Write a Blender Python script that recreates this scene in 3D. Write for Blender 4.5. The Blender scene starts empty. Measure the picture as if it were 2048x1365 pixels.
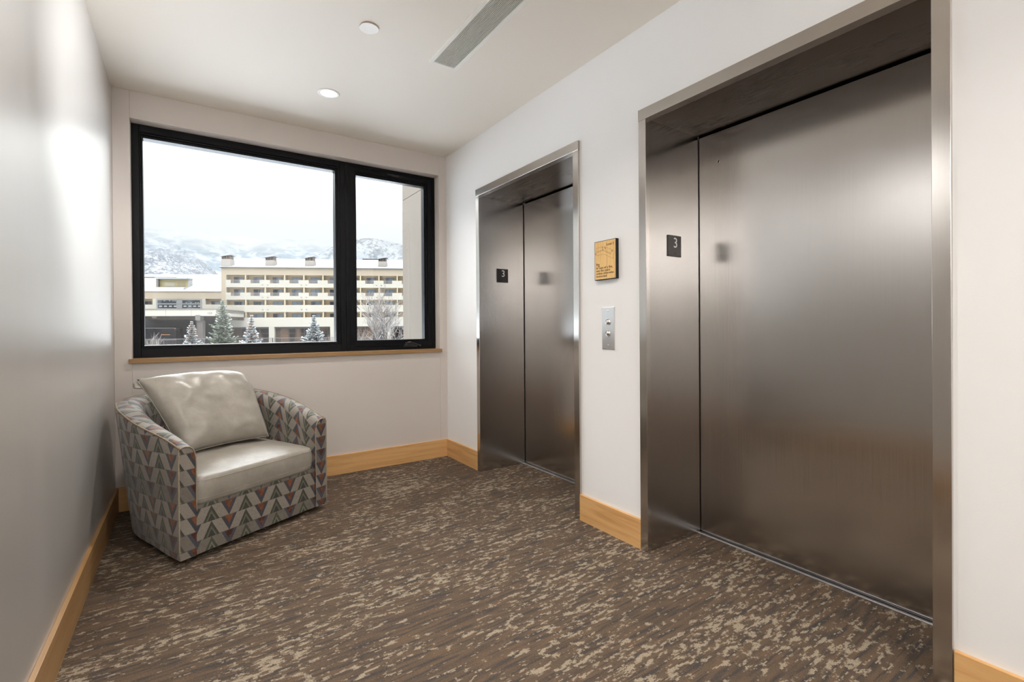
import bpy, bmesh, math, random
from mathutils import Vector, Matrix, noise

random.seed(11)
SC = bpy.context.scene
COL = SC.collection
PI = math.pi


# ------------------------------------------------------------------ helpers
def lin(r, g, b, a=1.0):
    f = lambda c: (c / 255) / 12.92 if c <= 10.31 else (((c / 255) + .055) / 1.055) ** 2.4
    return (f(r), f(g), f(b), a)


def lout(r, g, b, k=1.0):
    """colour of an outdoor surface: the overcast daylight is several times stronger than the lamps inside"""
    c = lin(r, g, b)
    return (c[0] * DAY * k, c[1] * DAY * k, c[2] * DAY * k, 1)


DAY = .168


class MB:
    """collects shapes for ONE mesh"""
    def __init__(self):
        self.bm = bmesh.new()
        self.uv = None

    def box(self, x0, x1, y0, y1, z0, z1):
        v = [self.bm.verts.new(p) for p in ((x0, y0, z0), (x1, y0, z0), (x1, y1, z0), (x0, y1, z0),
                                            (x0, y0, z1), (x1, y0, z1), (x1, y1, z1), (x0, y1, z1))]
        for q in ((0, 3, 2, 1), (4, 5, 6, 7), (0, 1, 5, 4), (1, 2, 6, 5), (2, 3, 7, 6), (3, 0, 4, 7)):
            self.bm.faces.new([v[i] for i in q])
        return self

    def poly(self, pts):
        self.bm.faces.new([self.bm.verts.new(p) for p in pts])
        return self

    def prism(self, pts, axis, a, b):
        """polygon pts (2D) extruded along axis from a to b"""
        def P(p, t):
            return {0: (t, p[0], p[1]), 1: (p[0], t, p[1]), 2: (p[0], p[1], t)}[axis]
        A = [self.bm.verts.new(P(p, a)) for p in pts]
        B = [self.bm.verts.new(P(p, b)) for p in pts]
        n = len(pts)
        self.bm.faces.new(A)
        self.bm.faces.new(B[::-1])
        for i in range(n):
            self.bm.faces.new((A[i], B[i], B[(i + 1) % n], A[(i + 1) % n]))
        return self

    def tube(self, path, r, n=8, r_end=None, closed=False, caps=True):
        path = [Vector(p) for p in path]
        rings = []
        m = len(path)
        for i, p in enumerate(path):
            if closed:
                t = path[(i + 1) % m] - path[i - 1]
            else:
                t = path[min(i + 1, m - 1)] - path[max(i - 1, 0)]
            t.normalize()
            ref = Vector((0, 0, 1)) if abs(t.z) < .95 else Vector((1, 0, 0))
            a = t.cross(ref).normalized()
            b = a.cross(t)
            rr = r if r_end is None else r + (r_end - r) * i / max(1, m - 1)
            rings.append([self.bm.verts.new(p + (a * math.cos(2 * PI * k / n) + b * math.sin(2 * PI * k / n)) * rr) for k in range(n)])
        for i in range(m if closed else m - 1):
            A, B = rings[i], rings[(i + 1) % m]
            for k in range(n):
                self.bm.faces.new((A[k], A[(k + 1) % n], B[(k + 1) % n], B[k]))
        if caps and not closed:
            self.bm.faces.new(rings[0][::-1])
            self.bm.faces.new(rings[-1])
        return self

    def lathe(self, prof, n=40, axis='z', center=(0, 0, 0)):
        """profile [(r, h)] spun about the axis; closed ends where r == 0"""
        c = Vector(center)
        rings = []
        for r, h in prof:
            ring = []
            for k in range(n if r > 1e-6 else 1):
                a = 2 * PI * k / n
                q = {'z': Vector((r * math.cos(a), r * math.sin(a), h)), 'x': Vector((h, r * math.cos(a), r * math.sin(a))),
                     'y': Vector((r * math.sin(a), h, r * math.cos(a)))}[axis]
                ring.append(self.bm.verts.new(c + q))
            rings.append(ring)
        for A, B in zip(rings, rings[1:]):
            if len(A) == 1 and len(B) == 1:
                continue
            for k in range(n):
                k2 = (k + 1) % n
                if len(A) == 1:
                    self.bm.faces.new((A[0], B[k2], B[k]))
                elif len(B) == 1:
                    self.bm.faces.new((A[k], A[k2], B[0]))
                else:
                    self.bm.faces.new((A[k], A[k2], B[k2], B[k]))
        return self

    def grid(self, rows, uv=None, wrap=False):
        """rows of points -> quads; uv: same-shape list of (u, v)"""
        V = [[self.bm.verts.new(p) for p in row] for row in rows]
        if uv and self.uv is None:
            self.uv = self.bm.loops.layers.uv.new('UVMap')
        for i in range(len(V) - 1):
            m = len(V[i])
            for j in range(m if wrap else m - 1):
                j2 = (j + 1) % m
                f = self.bm.faces.new((V[i][j], V[i][j2], V[i + 1][j2], V[i + 1][j]))
                if uv:
                    for l, (a, b) in zip(f.loops, ((i, j), (i, j2), (i + 1, j2), (i + 1, j))):
                        l[self.uv].uv = uv[a][b]
        return V

    def face_uv(self, pts, uvs):
        if self.uv is None:
            self.uv = self.bm.loops.layers.uv.new('UVMap')
        f = self.bm.faces.new([self.bm.verts.new(p) for p in pts])
        for l, q in zip(f.loops, uvs):
            l[self.uv].uv = q
        return f


def obj(name, mb, mat, parent=None, smooth=False, bevel=0, seg=2, merge=False, normals=True, subsurf=0):
    bm = mb.bm
    if merge:
        bmesh.ops.remove_doubles(bm, verts=bm.verts, dist=1e-5)
    if normals:
        bmesh.ops.recalc_face_normals(bm, faces=bm.faces)
    me = bpy.data.meshes.new(name)
    bm.to_mesh(me)
    bm.free()
    for p in me.polygons:
        p.use_smooth = smooth
    me.materials.append(mat)
    o = bpy.data.objects.new(name, me)
    COL.objects.link(o)
    o.parent = parent
    if bevel:
        m = o.modifiers.new('Bevel', 'BEVEL')
        m.width = bevel
        m.segments = seg
        m.limit_method = 'ANGLE'
        m.angle_limit = math.radians(35)
        m.harden_normals = False
    if subsurf:
        m = o.modifiers.new('Subsurf', 'SUBSURF')
        m.levels = m.render_levels = subsurf
    return o


def thing(name, label, cat, loc=(0, 0, 0), rz=0, group=None, kind=None):
    o = bpy.data.objects.new(name, None)
    o.empty_display_size = .1
    COL.objects.link(o)
    o.location = loc
    o.rotation_euler = (0, 0, rz)
    return tag(o, label, cat, group, kind)


def tag(o, label=None, cat=None, group=None, kind=None):
    if label:
        o['label'] = label
    if cat:
        o['category'] = cat
    if group:
        o['group'] = group
    if kind:
        o['kind'] = kind
    return o


def text_mesh(name, body, size, mat, parent, M, align='LEFT', extrude=.0004, spacing=1.0, line=1.0, valign='TOP_BASELINE', sx=1.0, bold=0):
    """lettering as a mesh; M places the flat text (x right, y up) in the parent's space"""
    cu = bpy.data.curves.new(name, 'FONT')
    cu.body = body
    cu.size = size
    cu.align_x = align
    cu.align_y = valign
    cu.extrude = extrude
    cu.space_character = spacing
    cu.space_line = line
    cu.offset = bold
    cu.resolution_u = 4
    tmp = bpy.data.objects.new(name + '_tmp', cu)
    COL.objects.link(tmp)
    dg = bpy.context.evaluated_depsgraph_get()
    me = bpy.data.meshes.new_from_object(tmp.evaluated_get(dg))
    bpy.data.objects.remove(tmp)
    bpy.data.curves.remove(cu)
    me.transform(M @ Matrix.Diagonal((sx, 1, 1, 1)))
    me.name = name
    me.materials.clear()
    me.materials.append(mat)
    o = bpy.data.objects.new(name, me)
    COL.objects.link(o)
    o.parent = parent
    return o


# ------------------------------------------------------------------ materials
class NT:
    def __init__(self, name):
        self.m = bpy.data.materials.new(name)
        self.m.use_nodes = True
        self.t = self.m.node_tree
        self.n = self.t.nodes
        self.b = self.n['Principled BSDF']
        self.out = self.n['Material Output']

    def node(self, kind, **kw):
        x = self.n.new(kind)
        for k, v in kw.items():
            setattr(x, k, v)
        return x

    def link(self, a, b):
        self.t.links.new(a, b)

    def val(self, sock, v):
        if hasattr(v, 'is_output'):
            self.link(v, sock)
        else:
            sock.default_value = v

    def math(self, op, a, b=None, c=None, clamp=False):
        x = self.node('ShaderNodeMath', operation=op, use_clamp=clamp)
        self.val(x.inputs[0], a)
        if b is not None:
            self.val(x.inputs[1], b)
        if c is not None:
            self.val(x.inputs[2], c)
        return x.outputs[0]

    def mix(self, f, a, b, blend='MIX'):
        x = self.node('ShaderNodeMix', data_type='RGBA', blend_type=blend)
        self.val(x.inputs['Factor'], f)
        self.val(x.inputs[6], a)
        self.val(x.inputs[7], b)
        return x.outputs[2]

    def coord(self, which='Object'):
        return self.node('ShaderNodeTexCoord').outputs[which]

    def scale(self, vec, s):
        x = self.node('ShaderNodeMapping')
        self.link(vec, x.inputs['Vector'])
        x.inputs['Scale'].default_value = s
        return x.outputs[0]

    def noise(self, vec, scale=5, detail=3, rough=.5, dist=0):
        x = self.node('ShaderNodeTexNoise')
        if vec is not None:
            self.link(vec, x.inputs['Vector'])
        x.inputs['Scale'].default_value = scale
        x.inputs['Detail'].default_value = detail
        x.inputs['Roughness'].default_value = rough
        x.inputs['Distortion'].default_value = dist
        return x.outputs['Fac']

    def ramp(self, f, stops, interp='LINEAR'):
        x = self.node('ShaderNodeValToRGB')
        x.color_ramp.interpolation = interp
        el = x.color_ramp.elements
        while len(el) < len(stops):
            el.new(.5)
        for e, (p, c) in zip(el, stops):
            e.position = p
            e.color = c if hasattr(c, '__len__') else (c, c, c, 1)
        self.val(x.inputs[0], f)
        return x.outputs[0]

    def bump(self, h, strength=.2, dist=.01):
        x = self.node('ShaderNodeBump')
        x.inputs['Strength'].default_value = strength
        x.inputs['Distance'].default_value = dist
        self.link(h, x.inputs['Height'])
        self.link(x.outputs[0], self.b.inputs['Normal'])
        return x

    def set(self, **kw):
        names = dict(color='Base Color', rough='Roughness', metal='Metallic', spec='Specular IOR Level', aniso='Anisotropic',
                     anirot='Anisotropic Rotation', sheen='Sheen Weight', coat='Coat Weight', coatr='Coat Roughness',
                     emit='Emission Color', estr='Emission Strength', tangent='Tangent', alpha='Alpha')
        for k, v in kw.items():
            self.val(self.b.inputs[names[k]], v)
        return self.m


def plain(name, c, rough=.6, metal=0, spec=.5, var=.06, scale=14):
    t = NT(name)
    f = t.noise(t.coord(), scale, 3)
    a = tuple(min(1, x * (1 + var)) for x in c[:3]) + (1,)
    b = tuple(x * (1 - var) for x in c[:3]) + (1,)
    return t.set(color=t.mix(f, b, a), rough=rough, metal=metal, spec=spec)


def mat_paint(name, c, rough, spec=.5, streak=0):
    t = NT(name)
    co = t.coord()
    big = t.noise(t.scale(co, (1, 1, 1)), 1.3, 2)
    a = tuple(x * .975 for x in c[:3]) + (1,)
    r = rough
    if streak:
        s = t.noise(t.scale(co, (6, 6, .25)), 1.0, 3, .6)
        r = t.math('MULTIPLY_ADD', s, streak, rough - streak / 2)
    tex = t.noise(t.scale(co, (1, 1, 1)), 320, 2)
    wave = t.noise(t.scale(co, (2.6, 2.6, .35)), 1.0, 2)
    h = t.math('MULTIPLY_ADD', wave, .8, tex)
    t.bump(h, .045, .004)
    return t.set(color=t.mix(big, a, c), rough=r, spec=spec)


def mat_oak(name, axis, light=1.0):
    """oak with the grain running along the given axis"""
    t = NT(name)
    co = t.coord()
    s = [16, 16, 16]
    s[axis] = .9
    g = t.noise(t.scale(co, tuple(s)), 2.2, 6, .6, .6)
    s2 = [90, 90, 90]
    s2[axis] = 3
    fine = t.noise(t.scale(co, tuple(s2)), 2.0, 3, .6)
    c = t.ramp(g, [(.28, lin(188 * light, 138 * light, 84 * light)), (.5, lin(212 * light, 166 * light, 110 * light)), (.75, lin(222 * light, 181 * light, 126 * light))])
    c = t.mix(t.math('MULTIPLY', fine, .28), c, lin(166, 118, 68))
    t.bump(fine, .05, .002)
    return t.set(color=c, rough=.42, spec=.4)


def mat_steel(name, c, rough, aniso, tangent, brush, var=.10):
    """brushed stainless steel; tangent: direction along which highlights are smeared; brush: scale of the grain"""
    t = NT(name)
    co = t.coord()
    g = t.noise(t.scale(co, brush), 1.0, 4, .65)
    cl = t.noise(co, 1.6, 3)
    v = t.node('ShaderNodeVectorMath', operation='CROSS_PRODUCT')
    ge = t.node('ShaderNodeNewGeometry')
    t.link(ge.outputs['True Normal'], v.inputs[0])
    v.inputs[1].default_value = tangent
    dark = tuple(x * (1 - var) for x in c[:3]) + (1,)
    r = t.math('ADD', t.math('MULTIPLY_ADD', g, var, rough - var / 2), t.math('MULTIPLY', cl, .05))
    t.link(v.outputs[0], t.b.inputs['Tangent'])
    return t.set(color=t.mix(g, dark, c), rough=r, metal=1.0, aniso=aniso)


def mat_carpet():
    t = NT('carpet_loop')
    co = t.coord()
    sep = t.node('ShaderNodeSeparateXYZ')
    t.link(co, sep.inputs[0])
    # tufted grid: colour changes stitch by stitch
    qx = t.math('MULTIPLY', t.math('FLOOR', t.math('DIVIDE', sep.outputs[0], .0065)), .0065)
    qy = t.math('MULTIPLY', t.math('FLOOR', t.math('DIVIDE', sep.outputs[1], .0042)), .0042)
    q = t.node('ShaderNodeCombineXYZ')
    t.link(qx, q.inputs[0])
    t.link(qy, q.inputs[1])
    q = q.outputs[0]
    streak = t.noise(t.scale(q, (11.5, 40, 1)), 1.0, 4, .62)
    area = t.noise(t.scale(q, (2.0, 4.5, 1)), 1.0, 2)
    blot = t.noise(t.scale(q, (28, 62, 1)), 1.0, 3, .7)
    dk = t.noise(t.scale(q, (5.5, 64, 1)), 1.0, 3, .55)
    hue = t.noise(t.scale(q, (4, 30, 1)), 1.3, 3, .5)
    base = t.ramp(hue, [(.30, lin(92, 80, 70)), (.47, lin(108, 92, 77)), (.62, lin(120, 99, 80)), (.75, lin(104, 92, 78))])
    grey = t.ramp(dk, [(.50, 0), (.62, 1)])
    c = t.mix(t.math('MULTIPLY', grey, .85), base, lin(80, 75, 72))
    lv = t.math('ADD', t.math('MULTIPLY', streak, .48), t.math('ADD', t.math('MULTIPLY', blot, .52), t.math('MULTIPLY', t.math('SUBTRACT', area, .5), .22)))
    lt = t.ramp(lv, [(.532, 0), (.572, 1)])
    c = t.mix(t.math('MULTIPLY', lt, .90), c, lin(180, 164, 142))
    yarn = t.noise(t.scale(co, (170, 520, 1)), 1.0, 2, .7)
    c = t.mix(1.0, c, t.ramp(yarn, [(.25, .36), (.75, 1.06)]), 'MULTIPLY')
    t.bump(yarn, .5, .004)
    return t.set(color=c, rough=.95, spec=.12)


def mat_chevron():
    """woven upholstery: rows of up and down triangles between slanted taupe bands, drawn in metres on the UV map"""
    t = NT('chevron_weave')
    uv = t.coord('UV')
    sep = t.node('ShaderNodeSeparateXYZ')
    t.link(uv, sep.inputs[0])
    W, Hh, hb = .177, .0765, .040
    U = t.math('FRACT', t.math('DIVIDE', sep.outputs[0], W))
    rr = t.math('DIVIDE', sep.outputs[1], Hh)
    r = t.math('FRACT', rr)
    row = t.math('FLOOR', rr)
    du = t.math('MULTIPLY', t.math('ABSOLUTE', t.math('SUBTRACT', U, .5)), W)
    uu = t.math('SUBTRACT', W / 2, du)
    ed = t.math('SUBTRACT', t.math('MULTIPLY', r, hb), du)                       # >0 inside a down triangle
    eu = t.math('SUBTRACT', t.math('MULTIPLY', t.math('SUBTRACT', 1, r), hb), uu)  # >0 inside an up triangle
    st = lambda x, lim: t.math('GREATER_THAN', x, lim)
    co = t.coord()
    fine = t.noise(t.scale(co, (1, 1, 1)), 260, 2)
    mot = t.noise(co, 34, 3, .6)
    rowv = t.node('ShaderNodeTexWhiteNoise', noise_dimensions='1D')
    t.link(row, rowv.inputs['W'])
    taupe = t.mix(mot, lin(108, 100, 91), lin(142, 133, 122))
    taupe = t.mix(t.math('MULTIPLY', rowv.outputs['Value'], .45), taupe, lin(196, 187, 174))
    orange = t.ramp(t.math('ADD', mot, t.math('MULTIPLY', t.math('SUBTRACT', rowv.outputs['Value'], .5), .35)), [(.36, lin(74, 34, 24)), (.52, lin(138, 76, 42)), (.68, lin(172, 104, 60))])
    blue = t.mix(fine, lin(58, 61, 72), lin(98, 101, 112))
    green = t.mix(mot, lin(56, 62, 50), lin(104, 108, 90))
    pale = t.mix(fine, lin(112, 112, 94), lin(160, 154, 134))
    c = t.mix(st(eu, .0), taupe, green)
    c = t.mix(st(eu, .0125), c, pale)
    c = t.mix(st(eu, .0205), c, t.mix(mot, lin(58, 66, 60), lin(84, 84, 74)))
    c = t.mix(st(ed, .0), c, blue)
    c = t.mix(st(ed, .0165), c, orange)
    tri = st(t.math('MAXIMUM', ed, eu), 0)
    c = t.mix(t.math('MULTIPLY', tri, t.math('MULTIPLY', rowv.outputs['Value'], .42)), c, lin(40, 30, 26))
    line = t.math('LESS_THAN', r, .035)
    c = t.mix(t.math('MULTIPLY', line, .55), c, lin(70, 62, 54))
    c = t.mix(1.0, c, t.ramp(fine, [(.2, .54), (.8, .92)]), 'MULTIPLY')
    t.bump(t.math('ADD', fine, t.math('MULTIPLY', st(t.math('MAXIMUM', ed, eu), 0), .7)), .3, .002)
    return t.set(color=c, rough=.62, spec=.35, sheen=.25)


def mat_leather():
    t = NT('taupe_leather')
    co = t.coord()
    mot = t.noise(co, 9, 5, .65)
    grain = t.noise(co, 260, 3, .6)
    soft = t.noise(t.scale(co, (1, 1, 2.2)), 6, 3)
    cr = t.noise(t.scale(co, (1, 1, 1)), 30, 5, .7, .8)
    c = t.ramp(mot, [(.3, lin(140, 134, 124)), (.55, lin(153, 147, 137)), (.78, lin(166, 160, 150))])
    r = t.math('MULTIPLY_ADD', t.noise(co, 40, 4, .6),   .18, .22)
    h = t.math('ADD', t.math('MULTIPLY', soft, 1.5), t.math('ADD', t.math('MULTIPLY', grain, .25), t.math('MULTIPLY', cr, .55)))
    t.bump(h, .16, .010)
    return t.set(color=c, rough=r, spec=.55)


def mat_glass():
    t = NT('window_glass')
    tr = t.node('ShaderNodeBsdfTransparent')
    tr.inputs[0].default_value = (.97, .985, .98, 1)
    gl = t.node('ShaderNodeBsdfGlossy')
    gl.inputs['Roughness'].default_value = .02
    fr = t.node('ShaderNodeFresnel')
    fr.inputs[0].default_value = 1.35
    mx = t.node('ShaderNodeMixShader')
    t.link(fr.outputs[0], mx.inputs[0])
    t.link(tr.outputs[0], mx.inputs[1])
    t.link(gl.outputs[0], mx.inputs[2])
    t.link(mx.outputs[0], t.out.inputs[0])
    return t.m


def mat_emit(name, c, s):
    t = NT(name)
    return t.set(color=(.9, .9, .88, 1), emit=c, estr=s, rough=.4)


def mat_stucco(name, c, var=.10, sc=120):
    t = NT(name)
    co = t.coord()
    f = t.noise(co, sc, 4, .7)
    g = t.noise(co, 1.4, 3)
    a = tuple(min(1, x * (1 + var)) for x in c[:3]) + (1,)
    b = tuple(x * (1 - var) for x in c[:3]) + (1,)
    t.bump(f, .3, .004)
    return t.set(color=t.mix(t.math('MULTIPLY_ADD', g, .4, t.math('MULTIPLY', f, .6)), b, a), rough=.9, spec=.2)


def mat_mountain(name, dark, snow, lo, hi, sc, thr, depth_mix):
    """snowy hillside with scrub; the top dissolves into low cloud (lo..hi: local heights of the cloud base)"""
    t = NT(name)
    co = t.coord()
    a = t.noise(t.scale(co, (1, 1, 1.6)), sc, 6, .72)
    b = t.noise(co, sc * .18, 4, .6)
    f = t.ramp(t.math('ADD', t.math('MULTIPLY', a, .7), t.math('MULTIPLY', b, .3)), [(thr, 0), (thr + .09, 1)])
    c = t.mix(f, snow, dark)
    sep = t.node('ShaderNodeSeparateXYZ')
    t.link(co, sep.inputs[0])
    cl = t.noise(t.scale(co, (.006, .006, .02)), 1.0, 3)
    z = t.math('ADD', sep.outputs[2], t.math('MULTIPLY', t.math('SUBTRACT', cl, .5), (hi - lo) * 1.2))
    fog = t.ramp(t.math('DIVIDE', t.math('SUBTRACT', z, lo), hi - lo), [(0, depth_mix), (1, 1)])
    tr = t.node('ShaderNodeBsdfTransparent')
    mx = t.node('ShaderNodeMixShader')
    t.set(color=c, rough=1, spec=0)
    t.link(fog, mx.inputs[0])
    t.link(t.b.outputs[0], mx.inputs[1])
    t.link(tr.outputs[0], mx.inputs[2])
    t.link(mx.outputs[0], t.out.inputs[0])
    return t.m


PEARL_R, PEARL_M, PEARL_A = .36, .70, .25


def mat_pearl():
    """pearlescent wallcovering: half metallic sheen with faint vertical streaks"""
    t = NT('pearl_wallcovering')
    co = t.coord()
    s = t.noise(t.scale(co, (5, 5, .22)), 1.0, 3, .6)
    f = t.noise(t.scale(co, (90, 90, 1.2)), 1.0, 2, .5)
    t.bump(t.math('MULTIPLY_ADD', s, 3.0, t.math('MULTIPLY', f, .12)), .05, .004)
    c = t.mix(s, (.62, .595, .57, 1), (.68, .66, .635, 1))
    v = t.node('ShaderNodeCombineXYZ')
    v.inputs[1].default_value = 1.0
    t.link(v.outputs[0], t.b.inputs['Tangent'])
    return t.set(color=c, rough=t.math('MULTIPLY_ADD', s, .08, PEARL_R), metal=PEARL_M, spec=.5, aniso=PEARL_A)


WALLC = lin(231, 230, 229)
M = dict(
    wall=mat_paint('wall_paint', WALLC, .5, .22),
    satin=mat_pearl(),
    ceil=mat_paint('ceiling_paint', lin(232, 224, 213), .6, .3),
    oak_x=mat_oak('oak_along_x', 0), oak_y=mat_oak('oak_along_y', 1), oak_sill_shaded=mat_oak('shaded_oak_sill_board', 0, .68), oak_left_shaded=mat_oak('shaded_oak_left_board', 1, .74),  # sill and left board: same oak, their shade put into a darker colour
    wall_shaded=mat_paint('wall_paint_shaded', lin(202, 193, 186), .5, .25),  # same paint as the other walls, darkened for the backlit shade
    carpet=mat_carpet(),
    door=mat_steel('brushed_steel_door', (.55, .53, .515, 1), .20, .6, (0, 0, 1), (260, 260, 3)),
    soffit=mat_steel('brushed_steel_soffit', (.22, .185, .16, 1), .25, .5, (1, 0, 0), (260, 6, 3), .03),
    frame=mat_steel('brushed_steel_frame', (.62, .59, .56, 1), .17, .5, (0, 0, 1), (260, 260, 3)),
    header=mat_steel('brushed_steel_header', (.56, .52, .48, 1), .22, .5, (.15, .96, .22), (3, 3, 260)),
    plate=mat_steel('brushed_steel_plate', (.66, .65, .64, 1), .32, .5, (0, 0, 1), (200, 200, 4)),
    chrome=plain('polished_steel', (.72, .70, .68, 1), .16, 1),
    alum=plain('aluminium_sill', (.62, .62, .64, 1), .35, 1),
    black=plain('matt_black', (.012, .012, .013, 1), .6, 0, .3),
    winblack=plain('black_window_frame', (.0035, .0037, .0045, 1), .36, 0, .16, .15),
    plaque=plain('charcoal_plaque', lin(56, 53, 51), .45),
    gap_shade=plain('deep_shadow_gap', (.004, .004, .004, 1), .9, 0, .1),
    white=plain('white_lettering', lin(240, 240, 238), .6),
    trimwhite=plain('white_enamel', lin(228, 224, 216), .4, 0, .5, .02),
    red=plain('red_gasket', lin(150, 70, 50), .7),
    ink=plain('dark_brown_ink', lin(70, 46, 30), .8),
    chevron=mat_chevron(), leather=mat_leather(), glass=mat_glass(),
    piping=plain('cream_piping', lin(152, 140, 124), .6, 0, .3, .3, 60),
    lens=mat_emit('lamp_lens', (1, .95, .86, 1), 6.0),
)
t = NT('bamboo_face')
co = t.coord()
g = t.noise(t.scale(co, (60, 60, 3)), 2.0, 4, .6)
M['bamboo'] = t.set(color=t.ramp(g, [(.3, lin(206, 160, 92)), (.55, lin(226, 184, 114)), (.8, lin(234, 198, 134))]), rough=.45)

# ------------------------------------------------------------------ room dimensions (metres; camera stands over the origin)
XL, XR, YB, YF, ZC = -.370, 1.868, 3.772, -2.3, 2.587
WX0, WX1, WZ0, WZ1 = -.285, 1.800, .930, 2.4185        # window opening
DX = 2.278                                              # face of the lift doors
FAR, NEAR = (2.0615, 3.2356), (.4458, 1.6178)           # outer edges of the two lift frames
FW, HZ0, HZ1 = .045, 2.119, 2.173
BH, BT = .148, .0154


def struct(name, mb, mat, label, cat, **kw):
    return tag(obj(name, mb, mat, **kw), label, cat, None, 'structure')


struct('floor', MB().box(XL - .2, 2.6, YF - .2, YB + .25, -.15, 0), M['carpet'],
       'brown carpet floor with streaky tan and grey flecks', 'floor')
struct('ceiling', MB().box(XL - .2, 2.7, YF - .2, YB + .25, ZC, ZC + .15), M['ceil'], 'plain off-white painted ceiling', 'ceiling')
struct('wall_left', MB().box(XL - .15, XL, YF - .2, YB + .25, 0, ZC), M['satin'],
       'pale grey pearlescent wall on the left with a soft window sheen', 'wall')
struct('wall_front', MB().box(XL, 2.6, YF - .15, YF, 0, ZC), M['wall'], 'off-white wall behind the viewer', 'wall')
w = MB()
w.box(XL, WX0, YB, YB + .22, 0, ZC)
w.box(WX1, 2.65, YB, YB + .22, 0, ZC)
w.box(WX0, WX1, YB, YB + .22, 0, WZ0 - .028)
w.box(WX0, WX1, YB, YB + .22, WZ1, ZC)
struct('wall_back', w, M['wall_shaded'], 'off-white end wall holding the black framed window', 'wall', bevel=.002)
w = MB()
o0, o1, hz = .02, .02, HZ1 - .012
for a, b in ((YF, NEAR[0] + o0), (NEAR[1] - o1, FAR[0] + o0), (FAR[1] - o1, YB)):
    w.box(XR, 2.45, a, b, 0, ZC)
for a, b in (NEAR, FAR):
    w.box(XR, 2.45, a + o0, b - o1, hz, ZC)
w.box(2.45, 2.6, YF, YB, 0, ZC)
struct('wall_right', w, M['wall'], 'off-white wall holding the two steel lift doorways', 'wall')

# oak baseboards
def base(name, mb, mat, label):
    return struct(name, mb, mat, label, 'baseboard', bevel=.0015)


base('baseboard_left', MB().box(XL, XL + BT, YF, YB - BT, 0, BH), M['oak_left_shaded'], 'oak baseboard running along the left wall')
base('baseboard_back', MB().box(XL, XR - BT, YB - BT, YB, 0, BH), M['oak_x'], 'oak baseboard under the window behind the armchair')
for nm, a, b, lb in (('baseboard_right', FAR[1] - .002, YB, 'short oak baseboard between the corner and the far lift'),
                     ('baseboard_right.001', NEAR[1], FAR[0] + .002, 'oak baseboard between the two lifts below the call panel'),
                     ('baseboard_right.002', YF, NEAR[0] - .004, 'oak baseboard to the right of the near lift')):
    base(nm, MB().box(XR - BT, XR, a, b, 0, BH), M['oak_y'], lb)
# oak window sill
struct('trim_1', MB().box(-.300, 1.8125, YB - .017, YB + .10, WZ0 - .029, WZ0), M['oak_sill_shaded'],
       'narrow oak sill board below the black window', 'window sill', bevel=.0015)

# ------------------------------------------------------------------ window
YW = 3.859


def ring(mb, x0, x1, z0, z1, wl, wr, wb, wt, y0, y1):
    mb.box(x0, x0 + wl, y0, y1, z0, z1)
    mb.box(x1 - wr, x1, y0, y1, z0, z1)
    mb.box(x0 + wl, x1 - wr, y0, y1, z0, z0 + wb)
    mb.box(x0 + wl, x1 - wr, y0, y1, z1 - wt, z1)
    return mb


win = thing('window_1', 'wide black framed window, fixed pane with a narrow casement, snowy view', 'window', (WX0, YW, WZ0), 0, None, 'structure')
W_, H_ = WX1 - WX0, WZ1 - WZ0
JX = 1.037 - WX0
fr = ring(MB(), 0, JX - .001, 0, H_, .040, .040, .058, .048, 0, .09)
ring(fr, .040, JX - .041, .058, H_ - .048, .0085, .0155, .009, .013, .007, .09)
ring(fr, .0485, JX - .0565, .067, H_ - .061, .0085, .017, .008, .017, .016, .09)
obj('fixed_frame', fr, M['winblack'], win, bevel=.002)
fr = ring(MB(), JX + .001, W_, 0, H_, .028, .028, .030, .026, 0, .09)
obj('casement_frame', fr, M['winblack'], win, bevel=.002)
sash = ring(MB(), JX + .030, W_ - .029, .031, H_ - .027, .040, .040, .040, .034, .003, .08)
ring(sash, JX + .070, W_ - .069, .071, H_ - .061, .015, .014, .011, .016, .012, .08)
ring(sash, JX + .085, W_ - .083, .082, H_ - .077, .004, .010, .002, .008, .022, .08)
sa = obj('casement_sash', sash, M['winblack'], win, bevel=.002)
obj('glazing_strip', MB().box(.0565, JX - .073, .012, .05, .0755, .0800), plain('silver_strip', (.55, .56, .58, 1), .35, .6), win)
obj('pane', MB().box(.055, JX - .07, .050, .056, .07, H_ - .075), M['glass'], win)
obj('pane', MB().box(JX + .085, W_ - .09, .050, .056, .08, H_ - .082), M['glass'], sa)
cr = MB()
cx = 1.565 - WX0
cr.box(cx - .062, cx + .060, -.012, .004, .020, .046)
cr.box(cx - .055, cx + .005, -.026, -.010, .030, .060)
cr.tube([(cx - .035, -.022, .055), (cx - .010, -.030, .060), (cx + .035, -.028, .048), (cx + .075, -.024, .032)], .007, 10, .005)
cr.lathe([(0, -.012), (.008, -.010), (.010, 0), (.008, .010), (0, .012)], 14, 'x', (cx + .080, -.024, .030))
ck = obj('crank_handle', cr, plain('black_crank', (.014, .014, .016, 1), .25, 0, .6), win, bevel=.003)
lk = MB()
lk.box(1.375 - WX0, 1.475 - WX0, -.006, .004, H_ - .047, H_ - .036)
lk.box(1.415 - WX0, 1.470 - WX0, -.009, .0, H_ - .053, H_ - .046)
obj('sash_clip', lk, plain('dark_clip', (.03, .03, .033, 1), .3), win, bevel=.002)

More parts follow.
